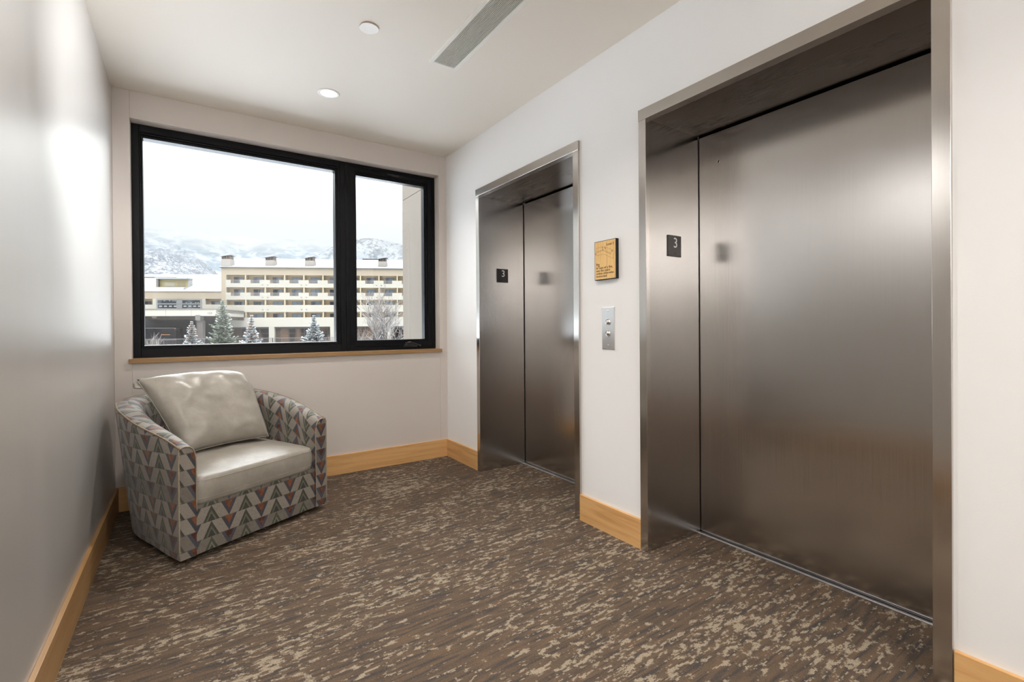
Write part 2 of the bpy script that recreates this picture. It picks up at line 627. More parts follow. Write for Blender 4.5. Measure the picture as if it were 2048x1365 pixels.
# ------------------------------------------------------------------ lift doorways
def lift(name, span, label):
    a, b = span
    L = b - a
    d = thing(name, label, 'lift door', (XR, a, 0), 0, None, 'structure')
    xf, xd = -.014, DX - XR - .007
    h = MB().box(xf - .0012, .03, -.0015, L + .0015, HZ0, HZ1)
    obj('header_trim', h, M['header'], d, bevel=.0012)
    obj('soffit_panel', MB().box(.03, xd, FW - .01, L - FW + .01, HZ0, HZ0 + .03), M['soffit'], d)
    for y0, y1 in ((L - FW, L), (0, FW)):
        j = obj('jamb', MB().box(xf, .012, y0, y1, 0, HZ0 - .0006), M['frame'], d, bevel=.0012)
        obj('jamb_lining', MB().box(.0118, xd, y0 + .001, y1 - .001, 0, HZ0 - .0006), M['door'], j)
    p = MB().box(DX - XR, DX - XR + .035, .025, L - .025, .012, HZ0 - .010)
    pn = obj('door_panel', p, M['door'], d, bevel=.0015)
    gp = MB().box(DX - XR + .036, DX - XR + .05, .02, L - .02, 0, HZ0 + .02)
    obj('door_backing', gp, M['gap_shade'], d)  # black sheet whose colour gives the door gaps their shade
    s = MB()
    s.box(xd - .018, DX - XR + .004, FW, L - FW, -.004, .0042)
    s.box(DX - XR + .010, DX - XR + .05, FW, L - FW, -.004, .0036)
    obj('threshold', s, M['alum'], d, bevel=.001)
    return d, pn


far_lift, _ = lift('door_1', FAR, 'farther of the two brushed steel lift doors, next to the window corner')
near_lift, npan = lift('door_2', NEAR, 'nearer and larger looking brushed steel lift door')
k = MB()
ky, kz = 1.458 - NEAR[0], 1.956
k.lathe([(.0065, .0), (.0085, -.0012), (.0065, -.0022), (.0052, -.001), (.0052, .001)], 24, 'x', (DX - XR, ky, kz))
kh = obj('key_hole_rim', k, M['chrome'], npan, smooth=True)
obj('key_hole', MB().lathe([(0, -.0008), (.0054, -.0008), (.0054, .001)], 20, 'x', (DX - XR, ky, kz)), M['black'], kh)

# floor number plaques on the far jamb of each lift
for span, lb in ((FAR, 'small dark square plaque with white 3 on the farther lift jamb'), (NEAR, 'dark grey square plaque with white 3 on the nearer lift jamb')):
    yj = span[1] - FW
    s = thing('floor_number_sign', lb, 'sign', (2.067, yj - .0035, 1.517), 0, 'floor number plaques on the lift jambs')
    far = span is FAR
    obj('plaque', MB().box(-.0515, .0515, -.001, .0035, -.0535, .0535), M['plaque'] if not far else plain('near_black_plaque', lin(34, 33, 34), .45), s, bevel=.0008)
    Mt = Matrix.Translation((.005, -.0012, .014)) @ Matrix.Rotation(PI / 2, 4, 'X')
    text_mesh('lettering', '3', .073, M['white'], s, Mt, 'CENTER', .0005, valign='CENTER')
    br = MB()
    for q in ((0, 0), (1, 0), (2, 0), (0, 1), (3, 0), (3, 1)):
        br.lathe([(0, -.0018), (.0012, -.0012), (.0016, 0)], 8, 'y', (-.006 + q[0] * .005, -.001, -.036 - q[1] * .005))
    obj('braille_dots', br, M['plaque'], s, smooth=True)

# ------------------------------------------------------------------ fire plan sign and call panel on the wall between the lifts
SY0, SY1, SZ0, SZ1 = 1.7655, 1.9235, 1.3600, 1.5685
sg = thing('fire_plan_sign', 'wooden wall sign with black edge, floor plan, Level 3 and fire stair text', 'sign', (XR, (SY0 + SY1) / 2, SZ0))
sw, sh = (SY1 - SY0), (SZ1 - SZ0)
obj('backing_board', MB().box(-.0205, 0, -sw / 2, sw / 2, 0, sh), M['black'], sg, bevel=.0008)
fx = -.0212
obj('wood_face', MB().box(fx, -.020, -sw / 2 + .003, sw / 2 - .0035, .003, sh - .003), M['bamboo'], sg)
# text plane: x right = -Y, y up = +Z, facing -X
RT = Matrix(((0, 0, -1, 0), (-1, 0, 0, 0), (0, 1, 0, 0), (0, 0, 0, 1)))


def on_sign(u, v):
    """u 0..1 from the sign's left, v 0..1 from its top"""
    return (fx - .0004, sw / 2 - .0035 - u * (sw - .0065), sh - .003 - v * (sh - .006))


text_mesh('lettering', 'Level 3', .0185, M['ink'], sg, Matrix.Translation(on_sign(.93, .135)) @ RT, 'RIGHT', .0003, 1.05)
text_mesh('lettering', 'In case of a fire,\nuse the stairs\nunless otherwise\ninstructed.', .0182, M['ink'], sg,
          Matrix.Translation(on_sign(.075, .725)) @ RT, 'LEFT', .0003, 1.03, .82)
ln = MB()


def stroke(pts, wd=.0008):
    P = [Vector(on_sign(*p)) for p in pts]
    for A, B in zip(P, P[1:]):
        t_ = (B - A).normalized()
        nrm = t_.cross(Vector((1, 0, 0))) * wd / 2
        ln.poly([A + nrm, B + nrm, B - nrm, A - nrm])


stroke([(.06, .355), (.07, .16), (.37, .145), (.53, .165), (.91, .29), (.97, .335), (.88, .50), (.45, .345), (.06, .355)])
stroke([(.04, .255), (.38, .235), (.47, .25), (.80, .365)])
stroke([(.05, .272), (.38, .25), (.46, .265), (.79, .38)])
stroke([(.80, .365), (.86, .28)])
for u, v in ((.38, .16), (.40, .215), (.50, .165), (.52, .20), (.84, .29), (.04, .30)):
    stroke([(u - .02, v), (u + .02, v + .012)], .0022)
    stroke([(u - .015, v + .02), (u + .02, v + .024)], .0016)
    stroke([(u, v - .015), (u + .01, v + .03)], .0016)
obj('plan_drawing', ln, M['ink'], sg, normals=False)
ln = MB()
# flame, walking figure and stair symbol
for a in ([(.08, .585), (.12, .60)], [(.10, .56), (.10, .63)], [(.13, .585), (.105, .635)], [(.19, .58), (.20, .635)], [(.165, .60), (.225, .61)],
          [(.20, .635), (.175, .665)], [(.20, .635), (.235, .66)]):
    stroke(a, .0032)
stroke([(.13, .64), (.155, .64), (.155, .665), (.18, .665), (.18, .685), (.23, .685)], .0012)
obj('fire_stair_symbol', ln, M['ink'], sg, normals=False)

cp = thing('wall_mounted_call_panel', 'vertical brushed steel call plate with two round buttons, below the wooden sign', 'call panel', (XR, 1.8415, .986))
obj('plate', MB().box(-.004, 0, -.0455, .0455, 0, .226), M['plate'], cp, bevel=.0012)
for z in (.146, .086):
    bt = obj('button', MB().lathe([(.0175, -.003), (.0175, -.0065), (.0155, -.0075), (.0145, -.0055)], 32, 'x', (0, 0, z)), M['chrome'], cp, smooth=True)
    obj('button_cap', MB().lathe([(0, -.0105), (.008, -.0098), (.0142, -.0060), (.0142, -.004)], 28, 'x', (0, 0, z)), M['chrome'], bt, smooth=True)
for z in (.206, .022):
    obj('screw', MB().lathe([(0, -.0062), (.0028, -.0058), (.0036, -.0038)], 14, 'x', (0, 0, z)), M['chrome'], cp, smooth=True)

# ------------------------------------------------------------------ ceiling fittings
dl = thing('recessed_downlight', 'small round lit downlight in a white ring, in the ceiling above the window', 'ceiling light', (.748, 3.146, ZC))
obj('trim_ring', MB().lathe([(.067, 0), (.0665, -.0015), (.060, -.0032), (.050, -.0030), (.0465, -.0012), (.0465, .0)], 48), M['trimwhite'], dl, smooth=True)
obj('lens', MB().lathe([(0, -.0022), (.040, -.0022), (.0468, -.0016)], 40), M['lens'], dl, smooth=True)
cv = thing('ceiling_cover_plate', 'flat white round cover plate on the ceiling beside the air grille', 'sprinkler cover', (.753, 2.351, ZC))
obj('cover', MB().lathe([(0, -.0058), (.0445, -.0058), (.0455, -.0050), (.0455, -.0034), (0, -.0034)], 48), M['trimwhite'], cv, smooth=False)
obj('gasket_ring', MB().lathe([(.0425, -.0033), (.0425, 0), (.036, 0)], 40), M['red'], cv)
GX0, GX1, GY0, GY1 = 1.120, 1.294, 1.10, 2.469
gr = thing('ceiling_air_grille', 'long white slotted air grille set in the ceiling', 'air vent', ((GX0 + GX1) / 2, GY1, ZC))
gw, gl = (GX1 - GX0), GY1 - GY0
f = MB()
for x0, x1, y0, y1 in ((-gw / 2, -gw / 2 + .024, -gl, 0), (gw / 2 - .024, gw / 2, -gl, 0), (-gw / 2 + .024, gw / 2 - .024, -.022, 0), (-gw / 2 + .024, gw / 2 - .024, -gl, -gl + .022)):
    f.box(x0, x1, y0, y1, -.006, 0)
obj('frame', f, M['trimwhite'], gr, bevel=.002)
f = MB()
n = 18
pitch = (gw - .048) / n
for i in range(n):
    x = -gw / 2 + .024 + (i + .62) * pitch
    f.box(x - .0013, x + .0013, -gl + .022, -.022, -.0055, -.0030)
obj('louvre_bars', f, M['trimwhite'], gr)
obj('duct_shadow', MB().box(-gw / 2 + .024, gw / 2 - .024, -gl + .022, -.022, -.0006, 0), plain('duct_shade', lin(24, 19, 16), .9), gr)  # dark sheet standing in for the shade inside the duct

# ------------------------------------------------------------------ armchair
CH = thing('tub_armchair', 'chevron patterned tub armchair with taupe leather cushions in the corner below the window', 'armchair',
           (-.040, 2.705, 0), math.radians(28.4))
AW, AD = .4225, .85          # half width and depth of the shell


def top_z(n_):
    q = max(0, min(1, n_ / AD))
    return .556 + .30 * q * (1 - q * .42)


def plan(th, inset, flare):
    """point of the U-shaped plan; th 0..pi from front left round the back to front right"""
    m = 2 / 3.2
    a, d = AW - inset, AD - inset
    c_, s_ = math.cos(th), math.sin(th)
    x, y = -a * math.copysign(abs(c_) ** m, c_), d * abs(s_) ** m
    f_ = min(1, y / .35)
    f_ = f_ * f_ * (3 - 2 * f_)
    return AW + x * (1 + f_ * (-.075 + .175 * flare)), y * (1 + f_ * (-.045 + .055 * flare))


NS = 72
ths = []
for i in range(NS + 1):
    u = i / NS
    ths.append(PI * (u + .13 * math.sin(2 * PI * u) * 0))
# even out by arc length
fine = [PI * i / 1200 for i in range(1201)]
P0 = [plan(q, 0, .5) for q in fine]
acc = [0]
for (a, b), (c, d) in zip(P0, P0[1:]):
    acc.append(acc[-1] + math.hypot(c - a, d - b))
TOT = acc[-1]
ths = []
j = 0
for i in range(NS + 1):
    s = TOT * i / NS
    while j < 1200 and acc[j + 1] < s:
        j += 1
    ths.append(fine[min(j, 1200)])
ths[0], ths[-1] = 0, PI


def shell_profile(th):
    """[(x, n, z, v)] from the bottom outside over the top to the inside"""
    _, n0 = plan(th, 0, 0)
    tz = top_z(n0)
    thick = .078 + .03 * min(1, n0 / .5)
    out = []
    zs = [.030, .036] + [.036 + (tz - .018 - .036) * k / 9 for k in range(1, 10)]
    for z in zs:
        x, nn = plan(th, .006 if z == .030 else 0, z / .7)
        out.append((x, nn, z, z))
    v = zs[-1]
    # rounded top: tight outer edge, broad inner roll
    rt = [(.004, tz - .006), (.012, tz), (.030, tz + .003), (.048, tz - .001), (.062, tz - .012), (.071, tz - .030), (.0765, tz - .055), (.078, tz - .085)]
    px, pz = 0, zs[-1]
    for ins, z in rt:
        ins = ins * thick / .078
        v += math.hypot(ins - px, z - pz)
        px, pz = ins, z
        x, nn = plan(th, ins, z / .7)
        out.append((x, nn, z, v))
    for k in range(1, 6):
        z = (tz - .085) + (.24 - (tz - .085)) * k / 5
        v += (tz - .085 - .24) / 5
        x, nn = plan(th, thick, z / .7)
        out.append((x, nn, z, v))
    return out


rows, uvs = [], []
for i, th in enumerate(ths):
    pr = shell_profile(th)
    rows.append([(x, n_, z) for x, n_, z, v in pr])
    uvs.append([(TOT * i / NS + .028, v + .012) for x, n_, z, v in pr])
sh = MB()
sh.grid(rows, uvs)
for i, sgn in ((0, 1), (NS, -1)):
    pr = rows[i]
    q = [(x, n_ - .0, z) for x, n_, z in pr] + [(pr[-1][0], pr[-1][1], .030)]
    # arm front face
    sh.face_uv(q if sgn > 0 else q[::-1], [(x + .0135 if sgn > 0 else x - .0135, z + .012) for x, n_, z in (q if sgn > 0 else q[::-1])])
# front rail below the cushion
xi0, xi1 = rows[0][-1][0], rows[-1][-1][0]
for y0, y1 in ((.006, .10),):
    for z0, z1 in ((.030, .262),):
        c8 = [(xi0, y0, z0), (xi1, y0, z0), (xi1, y0, z1), (xi0, y0, z1)]
        sh.face_uv(c8, [(p[0] + .026, p[2] + .062) for p in c8])
        c8 = [(xi0, y0, z1), (xi1, y0, z1), (xi1, y0 + .5, z1), (xi0, y0 + .5, z1)]
        sh.face_uv(c8, [(p[0] + .026, p[2] + p[1] + .062) for p in c8])
body = obj('upholstered_shell', sh, M['chevron'], CH, smooth=True, merge=False)
for p in body.data.polygons:
    if len(p.vertices) > 4 or p.index >= len(body.data.polygons) - 2:
        p.use_smooth = False
# welts along the outer top edge and down the two front corners
top = [Vector(rows[i][11]) + Vector((0, 0, .003)) for i in range(NS + 1)]
obj('piping', MB().tube(top, .0042, 8), M['chevron'] if False else plain('striped_welt', lin(132, 116, 98), .6, 0, .3, .45, 40), body, smooth=True)
for i in (0, NS):
    pth = [Vector(rows[i][k]) + Vector((0, -.002, 0)) for k in range(1, 12)]
    obj('piping', MB().tube(pth, .0036, 8), M['piping'], body, smooth=True)
pth = [Vector(rows[0][k]) + Vector((0, -.002, 0)) for k in range(11, 24)]
obj('piping', MB().tube(pth, .0027, 8), M['piping'], body, smooth=True)
pth = [Vector(rows[NS][k]) + Vector((0, -.002, 0)) for k in range(11, 24)]
obj('piping', MB().tube(pth, .0027, 8), M['piping'], body, smooth=True)
# low dark swivel base under the shell
obj('swivel_base', MB().lathe([(0, 0), (.24, 0), (.25, .006), (.25, .022), (.20, .031), (0, .031)], 40, 'z', (AW, .42, 0)), M['black'], CH, smooth=False)


def sgnpow(x, p):
    return math.copysign(abs(x) ** p, x)


def cushion(w_, d_, h_, crown, seed, N=34, K=10, power=7):
    """soft box cushion: rounded rectangle in plan, flat band at the sides and a crowned top"""
    rows_ = []
    R_, A_ = 18, 72
    def outline(a, s):
        x = sgnpow(math.cos(a), 2 / power) * w_ / 2 * s
        y = sgnpow(math.sin(a), 2 / power) * d_ / 2 * s
        return x, y
    prof = []
    for k in range(R_ + 1):       # bottom centre to the edge
        s = k / R_
        prof.append((max(.001, s * .985), -h_ / 2 - crown * .25 * (1 - s * s)))
    for k in range(1, 9):         # side band with slight bulge
        q = k / 9
        prof.append((.985 + .030 * math.sin(PI * q), -h_ / 2 + h_ * q))
    for k in range(R_, -1, -1):
        s = k / R_
        prof.append((max(.001, s * .985), h_ / 2 + crown * (1 - s ** 2.6)))
    for s, z in prof:
        row = []
        for k in range(A_):
            x, y = outline(2 * PI * k / A_, s)
            nz = noise.noise(Vector((x * 6 + seed, y * 6, z * 4))) * .006 + noise.noise(Vector((x * 17 + seed, y * 17, z * 9))) * .002
            row.append((x, y, z + nz * (1 if z > 0 else .3)))
        rows_.append(row)
    return rows_


cu = MB()
rows_c = cushion(.692, .60, .128, .036, 3.1, power=13)
cu.grid(rows_c, wrap=True)
Lc = (.4225, .302, .332)
seat = obj('seat_cushion', cu, M['leather'], CH, smooth=True, merge=True)
seat.location = Lc
seat.rotation_euler = (math.radians(1.5), 0, 0)
# welt seams of the seat cushion
for ri in (20, 26):
    pts = [Vector(p) * 1.0 for p in rows_c[ri]]
    pts = [p + Vector((p.x, p.y, 0)).normalized() * .0005 for p in pts]
    obj('seam', MB().tube(pts, .0019, 6, closed=True), M['leather'], seat, smooth=True)

# back cushion: a loose pillow leaning against the back
BLc, BRc, TRc, TLc = (Vector((.205, .352, .440)), Vector((.700, .340, .440)), Vector((.728, .585, .835)), Vector((.105, .590, .840)))
nrm = ((BRc - BLc).cross(TLc - BLc)).normalized()        # faces the sitter or the wall
if nrm.y > 0:
    nrm = -nrm
NP = 44
front, back_ = [], []
for j in range(NP + 1):
    b = j / NP
    rf, rb = [], []
    for i in range(NP + 1):
        a = i / NP
        A_, B_ = 2 * a - 1, 2 * b - 1
        # edges bow in between the corners
        aa = .5 + A_ * .5 * (1 - .035 * (1 - B_ * B_))
        bb = .5 + B_ * .5 * (1 - .05 * (1 - A_ * A_) * (1 if B_ < 0 else -1.3))
        if a > .5:                      # the top right corner is rounded off
            cut = max(0, (A_ - .55)) * max(0, (B_ - .45))
            aa -= cut * .26
            bb -= cut * .10
        p = (BLc * (1 - aa) + BRc * aa) * (1 - bb) + (TLc * (1 - aa) + TRc * aa) * bb
        th = .088 * ((1 - abs(A_) ** 3.4) ** .46) * ((1 - abs(B_) ** 3.0) ** .44)
        nz = noise.noise(Vector((a * 3.5, b * 3.5, 1.7))) * .007 + noise.noise(Vector((a * 9, b * 9, 5.1))) * .006
        fold = .010 * math.sin(26 * a + 3 * b) * max(0, b - .80) * 5 + .012 * math.sin(19 * a) * max(0, .12 - b) * 8
        e_ = min(1, 6 * min(a, 1 - a, b, 1 - b))
        rf.append(p + nrm * (th + (nz + fold) * e_))
        rb.append(p - nrm * (th * .85 + nz * e_))
    front.append(rf)
    back_.append(rb)
pl = MB()
pl.grid(front)
pl.grid(back_)
pil = obj('back_cushion', pl, M['leather'], CH, smooth=True, merge=True)
edge = [front[0][i] for i in range(NP + 1)] + [front[j][NP] for j in range(1, NP + 1)] + [front[NP][i] for i in range(NP - 1, -1, -1)] + [front[j][0] for j in range(NP - 1, 0, -1)]
obj('seam', MB().tube(edge, .0026, 6, closed=True), M['leather'], pil, smooth=True)
# crumpled ear at the top left corner
ear = MB()
c0 = front[NP][0]
rows_e = []
for k in range(7):
    q = k / 6
    cen = c0 + Vector((.044 - .056 * q, -.004 * q, -.022 - .010 * q))
    r0 = .036 * (1 - q * .62) + .002
    rows_e.append([cen + Vector((math.cos(2 * PI * m_ / 12) * r0 * .35, math.sin(2 * PI * m_ / 12) * r0 * .8, (math.sin(2 * PI * m_ / 12 + .6) * r0 * .9) + .004 * math.sin(5 * m_))) for m_ in range(12)])
ear.grid(rows_e, wrap=True)
ear.bm.faces.new([v for v in list(ear.bm.verts)[-12:]])
obj('folded_corner', ear, M['leather'], pil, smooth=True)

# ------------------------------------------------------------------ outside: own building, ground
GZ = -4.0
snow_m = mat_stucco('snow', lout(247, 249, 251), .02, 4)
struct('ground_exterior', MB().box(-900, 900, 4.3, 1500, GZ - 1, GZ), mat_stucco('ground_snow', lin(212, 216, 222), .02, 4), 'snowy ground outside the window', 'ground')
pier = MB()
pier.box(1.95, 2.5, 3.995, 5.003, GZ, 2.492)
pier.box(1.95, 2.5, 3.995, 5.003, 2.498, 7.5)
pier.box(1.955, 2.495, 4.0, 4.998, 2.49, 2.50)
struct('wall_exterior', pier, mat_stucco('beige_render', lout(214, 199, 183, .90), .09, 90), 'beige rendered outside wall seen through the casement', 'wall')

# ------------------------------------------------------------------ hotel across the way, in its own frame: x along the front, -y towards us
HA = math.atan2(-.44404, .89601)
hotel = thing('hotel_building', 'long cream balconied hotel with snowy roof across the way', 'building', (6.5, 129.0, 0), HA)
E = dict(
    cream=mat_stucco('cream_render', lout(245, 236, 219, 1.12), .03, 3),
    tan=mat_stucco('tan_render', lout(228, 209, 182, 1.12), .04, 3),
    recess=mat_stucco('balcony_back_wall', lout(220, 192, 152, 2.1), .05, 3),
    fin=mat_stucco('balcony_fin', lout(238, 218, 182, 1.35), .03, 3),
    brown=mat_stucco('brown_stone', lout(118, 98, 84), .25, 2),
    darkb=plain('dark_bronze', lout(52, 44, 44), .6),
    frame=plain('grey_window_frame', lout(150, 148, 146, 1.3), .6),
    grey=mat_stucco('grey_concrete', lout(132, 122, 116), .08, 4),
    rail=plain('rail_metal', lout(150, 142, 142), .6),
    pick=plain('dark_railing', lout(70, 62, 60), .7),
    eave=plain('dark_eave', lout(116, 106, 100), .8),
    yellow=plain('pale_yellow_wall', lout(238, 218, 142), .8),
)


def mat_pane(name, dark, light, sc):
    t = NT(name)
    oi = t.node('ShaderNodeObjectInfo')
    f = t.noise(t.scale(t.coord(), (sc, 1, .15)), 1.0, 1, .4)
    f = t.ramp(t.math('ADD', f, t.math('MULTIPLY', t.math('SUBTRACT', oi.outputs['Random'], .5), .5)), [(.42, 0), (.56, 1)])
    return t.set(color=t.mix(f, dark, light), rough=.2, spec=.12)


E['pane'] = mat_pane('hotel_pane', lout(70, 74, 86, 1.2), lout(186, 198, 206, 1.5), .8)
E['lobby'] = mat_pane('lobby_pane', lout(58, 66, 78), lout(120, 132, 142), .4)
E['store'] = mat_pane('storefront_pane', lout(58, 44, 42), lout(150, 120, 96), .5)
S0, BAY, NB = 1.0, 4.29, 11
SEND = S0 + BAY * NB
REC = 1.35        # balcony depth
#   opening top, parapet top, parapet foot, notch
ROWS = ((13.79, 12.67, 10.93, True), (10.93, 9.72, 8.05, True), (8.05, 6.82, 5.18, False), (5.18, 3.92, 1.71, False))
b = MB()
b.box(0, SEND, REC, 14, GZ, 14.0)
obj('back_wall', b, E['recess'], hotel)
b = MB()
b.box(.07, SEND, 0, 12, 13.79, 15.5)
obj('attic_band', b, E['tan'], hotel)
obj('end_wall', MB().box(.07, S0, -.02, 12, 1.71, 13.79), E['tan'], hotel)
fin0 = win0 = rail0 = slot0 = None
for ri, (zt, zp, zb, notch) in enumerate(ROWS):
    p = MB()
    if not notch:
        p.box(.07 if ri < 3 else 0.0, SEND, -.03, .16, zb, zp)
        p.box(S0, SEND, .16, REC, zb, zb + .2)
    else:
        zn = zp - .78
        p.box(S0, SEND, -.03, .16, zb, zn)
        p.box(S0, SEND, .16, REC, zb, zb + .2)
        edges = [S0] + [S0 + BAY * k + f_ * BAY for k in range(NB) for f_ in (.26, .72)] + [SEND]
        for a_, b_ in zip(edges[0::2], edges[1::2]):
            p.box(a_, b_, -.03, .16, zn, zp)
    obj('balcony_parapet', p, E['cream'], hotel)
    for k in range(NB + 1):
        if fin0 is None:
            fo = fin0 = obj('balcony_fin', MB().box(-.13, .13, .0, REC, 0, 1.0), E['fin'], hotel)
        else:
            fo = fin0.copy()
            COL.objects.link(fo)
        fo.location = (S0 + BAY * k, .02, zb + .1)
        fo.scale = (1, 1, zt - zb - .1)
    for k in range(NB):
        if win0 is None:
            wf = ring(MB(), 0, BAY * .52, 0, 2.2, .09, .09, .08, .09, -.10, .0)
            wf.box(BAY * .26 - .05, BAY * .26 + .05, -.10, 0, 0, 2.2)
            wo = win0 = obj('window', wf, E['frame'], hotel)
            pa = pane0 = obj('pane', MB().box(.06, BAY * .52 - .06, -.05, -.01, .05, 2.15), E['pane'], wo)
        else:
            wo = win0.copy()
            COL.objects.link(wo)
            pa = pane0.copy()
            COL.objects.link(pa)
            pa.parent = wo
        wo.location = (S0 + BAY * (k + .285), REC, zt - .32 - 2.2)
        if notch:
            if rail0 is None:
                r_ = MB()
                r_.box(0, BAY * .46, -.02, .02, .70, .78)
                for m_ in range(22):
                    x = BAY * .46 * (m_ + .5) / 22
                    r_.box(x - .022, x + .022, -.012, .012, 0, .72)
                ro = rail0 = obj('balcony_railing', r_, E['rail'], hotel)
            else:
                ro = rail0.copy()
                COL.objects.link(ro)
            ro.location = (S0 + BAY * (k + .26), .05, zp - .78)
    # pairs of small drain slots on the parapet
    if ri < 3:
        for k in range(1, NB, 2):
            for f_ in (-.13, .13):
                if slot0 is None:
                    do = slot0 = obj('drain_slot', MB().box(-.16, .16, -.03, 0, 0, .10), E['darkb'], hotel)
                else:
                    do = slot0.copy()
                    COL.objects.link(do)
                do.location = (S0 + BAY * (k + 1) + f_ * BAY, -.03, zb + .50)
# snowy roof, dark eave line and chimneys
rf = MB()
rf.poly([(-.2, -.35, 15.62), (SEND, -.35, 15.62), (SEND, 12, 19.3), (-.2, 12, 19.3)])
rf.poly([(-.2, -.35, 15.50), (SEND, -.35, 15.50), (SEND, -.35, 15.62), (-.2, -.35, 15.62)])
rf.poly([(-.2, -.35, 15.50), (-.2, -.35, 15.62), (-.2, 12, 19.3), (-.2, 12, 15.5)])
obj('snowy_roof', rf, snow_m, hotel)
obj('eave_edge', MB().box(-.2, SEND, -.40, 0, 15.42, 15.54), E['eave'], hotel)
obj('roof_ridge_rail', MB().box(29.6, 34.8, 11.8, 12.1, 19.2, 19.55), E['eave'], hotel)
ch0 = None
for s_, y_ in ((.1, 0), (9.2, 1.2), (18.1, 1.2), (35.0, 1.2)):
    if ch0 is None:
        c_ = ch0 = obj('chimney', MB().box(0, 1.95, 0, 2.2, 0, 2.1), mat_stucco('chimney_render', lout(232, 222, 210), .04, 3), hotel)
        l_ = MB()
        for x in (.05, .55, 1.05, 1.72):
            l_.box(x, x + .16, .05, .25, 2.1, 2.85)
        l_.box(.15, 1.85, .3, 2.0, 2.1, 2.8)
        lo0 = obj('chimney_louvre', l_, plain('louvre_brown', lout(128, 106, 94), .8), c_)
        cp0 = obj('snow_cap', MB().prism([(-.15, 2.65), (2.15, 3.05), (2.15, 3.5), (.3, 3.2), (-.15, 2.75)], 1, -.2, 2.4), snow_m, c_)
    else:
        c_ = ch0.copy()
        COL.objects.link(c_)
        for q in (lo0, cp0):
            z_ = q.copy()
            COL.objects.link(z_)
            z_.parent = c_
    c_.location = (s_, y_, 15.35)
# ground floor: stone wall, glazing strips and cream columns
obj('ground_floor_wall', MB().box(-60, SEND, .9, 1.6, GZ, 1.75), E['brown'], hotel)
for a_, b_ in ((4.0, 10.1), (12.5, 23.4), (26.2, 36.0), (38.5, SEND)):
    g_ = MB()
    g_.box(a_, b_, .80, .86, -2.6, 1.35)
    so = obj('storefront_glazing', g_, E['store'], hotel)
    g_ = MB()
    k_ = max(3, int((b_ - a_) / 1.75))
    for i in range(k_ + 1):
        x = a_ + (b_ - a_) * i / k_
        g_.box(x - .06, x + .06, .70, .86, -2.6, 1.4)
    g_.box(a_, b_, .70, .86, 1.28, 1.45)
    g_.box(a_, b_, .72, .86, .15, .25)
    obj('mullions', g_, E['darkb'], so)
for x in (10.9, 24.6, 37.4):
    obj('column', MB().box(x - .6, x + .6, -.02, .9, GZ, 1.75), E['cream'], hotel)
obj('beam_shadow_gap', MB().box(-2, SEND, .3, .9, 1.45, 1.72), E['darkb'], hotel)

# lower wing to the left with the lobby glazing
obj('wing_wall', MB().box(-60, .07, .05, .5, 8.25, 10.0), E['tan'], hotel)
w_ = MB()
for a_, b_ in ((-60, -17.5), (-14.47, -13.64), (-4.16, -3.4), (.0, 1.0)):
    w_.box(a_, b_, .05, .5, 5.2, 8.25)
w_.box(-60, 1.0, .02, .5, 5.2, 6.95)
w_.box(-60, 1.0, .3, .5, 1.7, 5.2)
obj('wing_parapet', w_, E['cream'], hotel)
obj('wing_back_wall', MB().box(-60, 1, 1.4, 2.0, 1.7, 8.3), E['recess'], hotel)
lg = MB()
ring(lg, -13.64, -4.16, 6.0, 8.25, .30, .30, .1, .32, -.12, .05)
lg.box(-9.45, -8.25, -.12, .05, 6.0, 8.25)
lg.box(-13.4, -4.4, -.12, .05, 6.98, 7.22)
lgo = obj('lobby_window', lg, plain('pale_lobby_frame', lout(166, 168, 166), .6), hotel)
obj('pane', MB().box(-13.4, -4.4, .0, .04, 6.05, 8.1), E['lobby'], lgo)
li = MB()
for i, x in enumerate((-12.0, -10.9, -10.2, -9.75, -7.4, -6.4, -5.4, -4.9)):
    li.box(x - .12, x + .12, -.03, -.01, 7.72 if i < 4 else 7.32, 7.86 if i < 4 else 7.46)
for i in range(9):
    x = -13.1 + i * 1.02
    li.box(x, x + .62, -.03, -.01, 6.42, 6.72)
obj('table_lamps', li, plain('lit_table', lout(226, 230, 232), .7), lgo)
w2 = obj('window', ring(MB(), -2.75, -.2, 5.8, 7.8, .09, .09, .09, .09, 1.30, 1.4), E['frame'], hotel)
obj('pane', MB().box(-2.7, -.25, 1.35, 1.39, 5.85, 7.75), E['pane'], w2)
w2 = obj('window', ring(MB(), -18.5, -15.4, 5.8, 7.8, .09, .09, .09, .09, 1.30, 1.4), E['frame'], hotel)
obj('pane', MB().box(-18.45, -15.45, 1.35, 1.39, 5.85, 7.75), E['pane'], w2)
rf = MB()
rf.poly([(-60, -.15, 10.02), (.05, -.15, 10.02), (.05, 13, 15.2), (-60, 13, 15.2)])
rf.poly([(-60, -.15, 9.9), (.05, -.15, 9.9), (.05, -.15, 10.02), (-60, -.15, 10.02)])
obj('wing_snowy_roof', rf, snow_m, hotel)
obj('wing_roof_kerb', MB().box(-60, -14.6, 9.8, 10.2, 13.7, 14.2), E['eave'], hotel)
obj('wing_roof_kerb', MB().box(-6.3, -2.6, 9.8, 10.2, 13.6, 14.0), E['eave'], hotel)
dm = MB()
dm.box(-14.3, -8.3, 2.6, 2.8, 10.9, 12.95)
dmo = obj('dormer_wall', dm, E['yellow'], hotel)
obj('window', MB().box(-13.2, -11.1, 2.52, 2.6, 11.3, 12.2), plain('pale_blind', lout(236, 226, 196), .7), dmo)
obj('window', MB().box(-10.6, -8.9, 2.52, 2.6, 11.3, 12.2), plain('tan_blind', lout(206, 180, 132), .7), dmo)
obj('dormer_roof', MB().prism([(1.6, 12.95), (4.2, 13.0), (4.2, 13.3), (1.6, 13.25)], 0, -14.9, -8.0), snow_m, hotel)
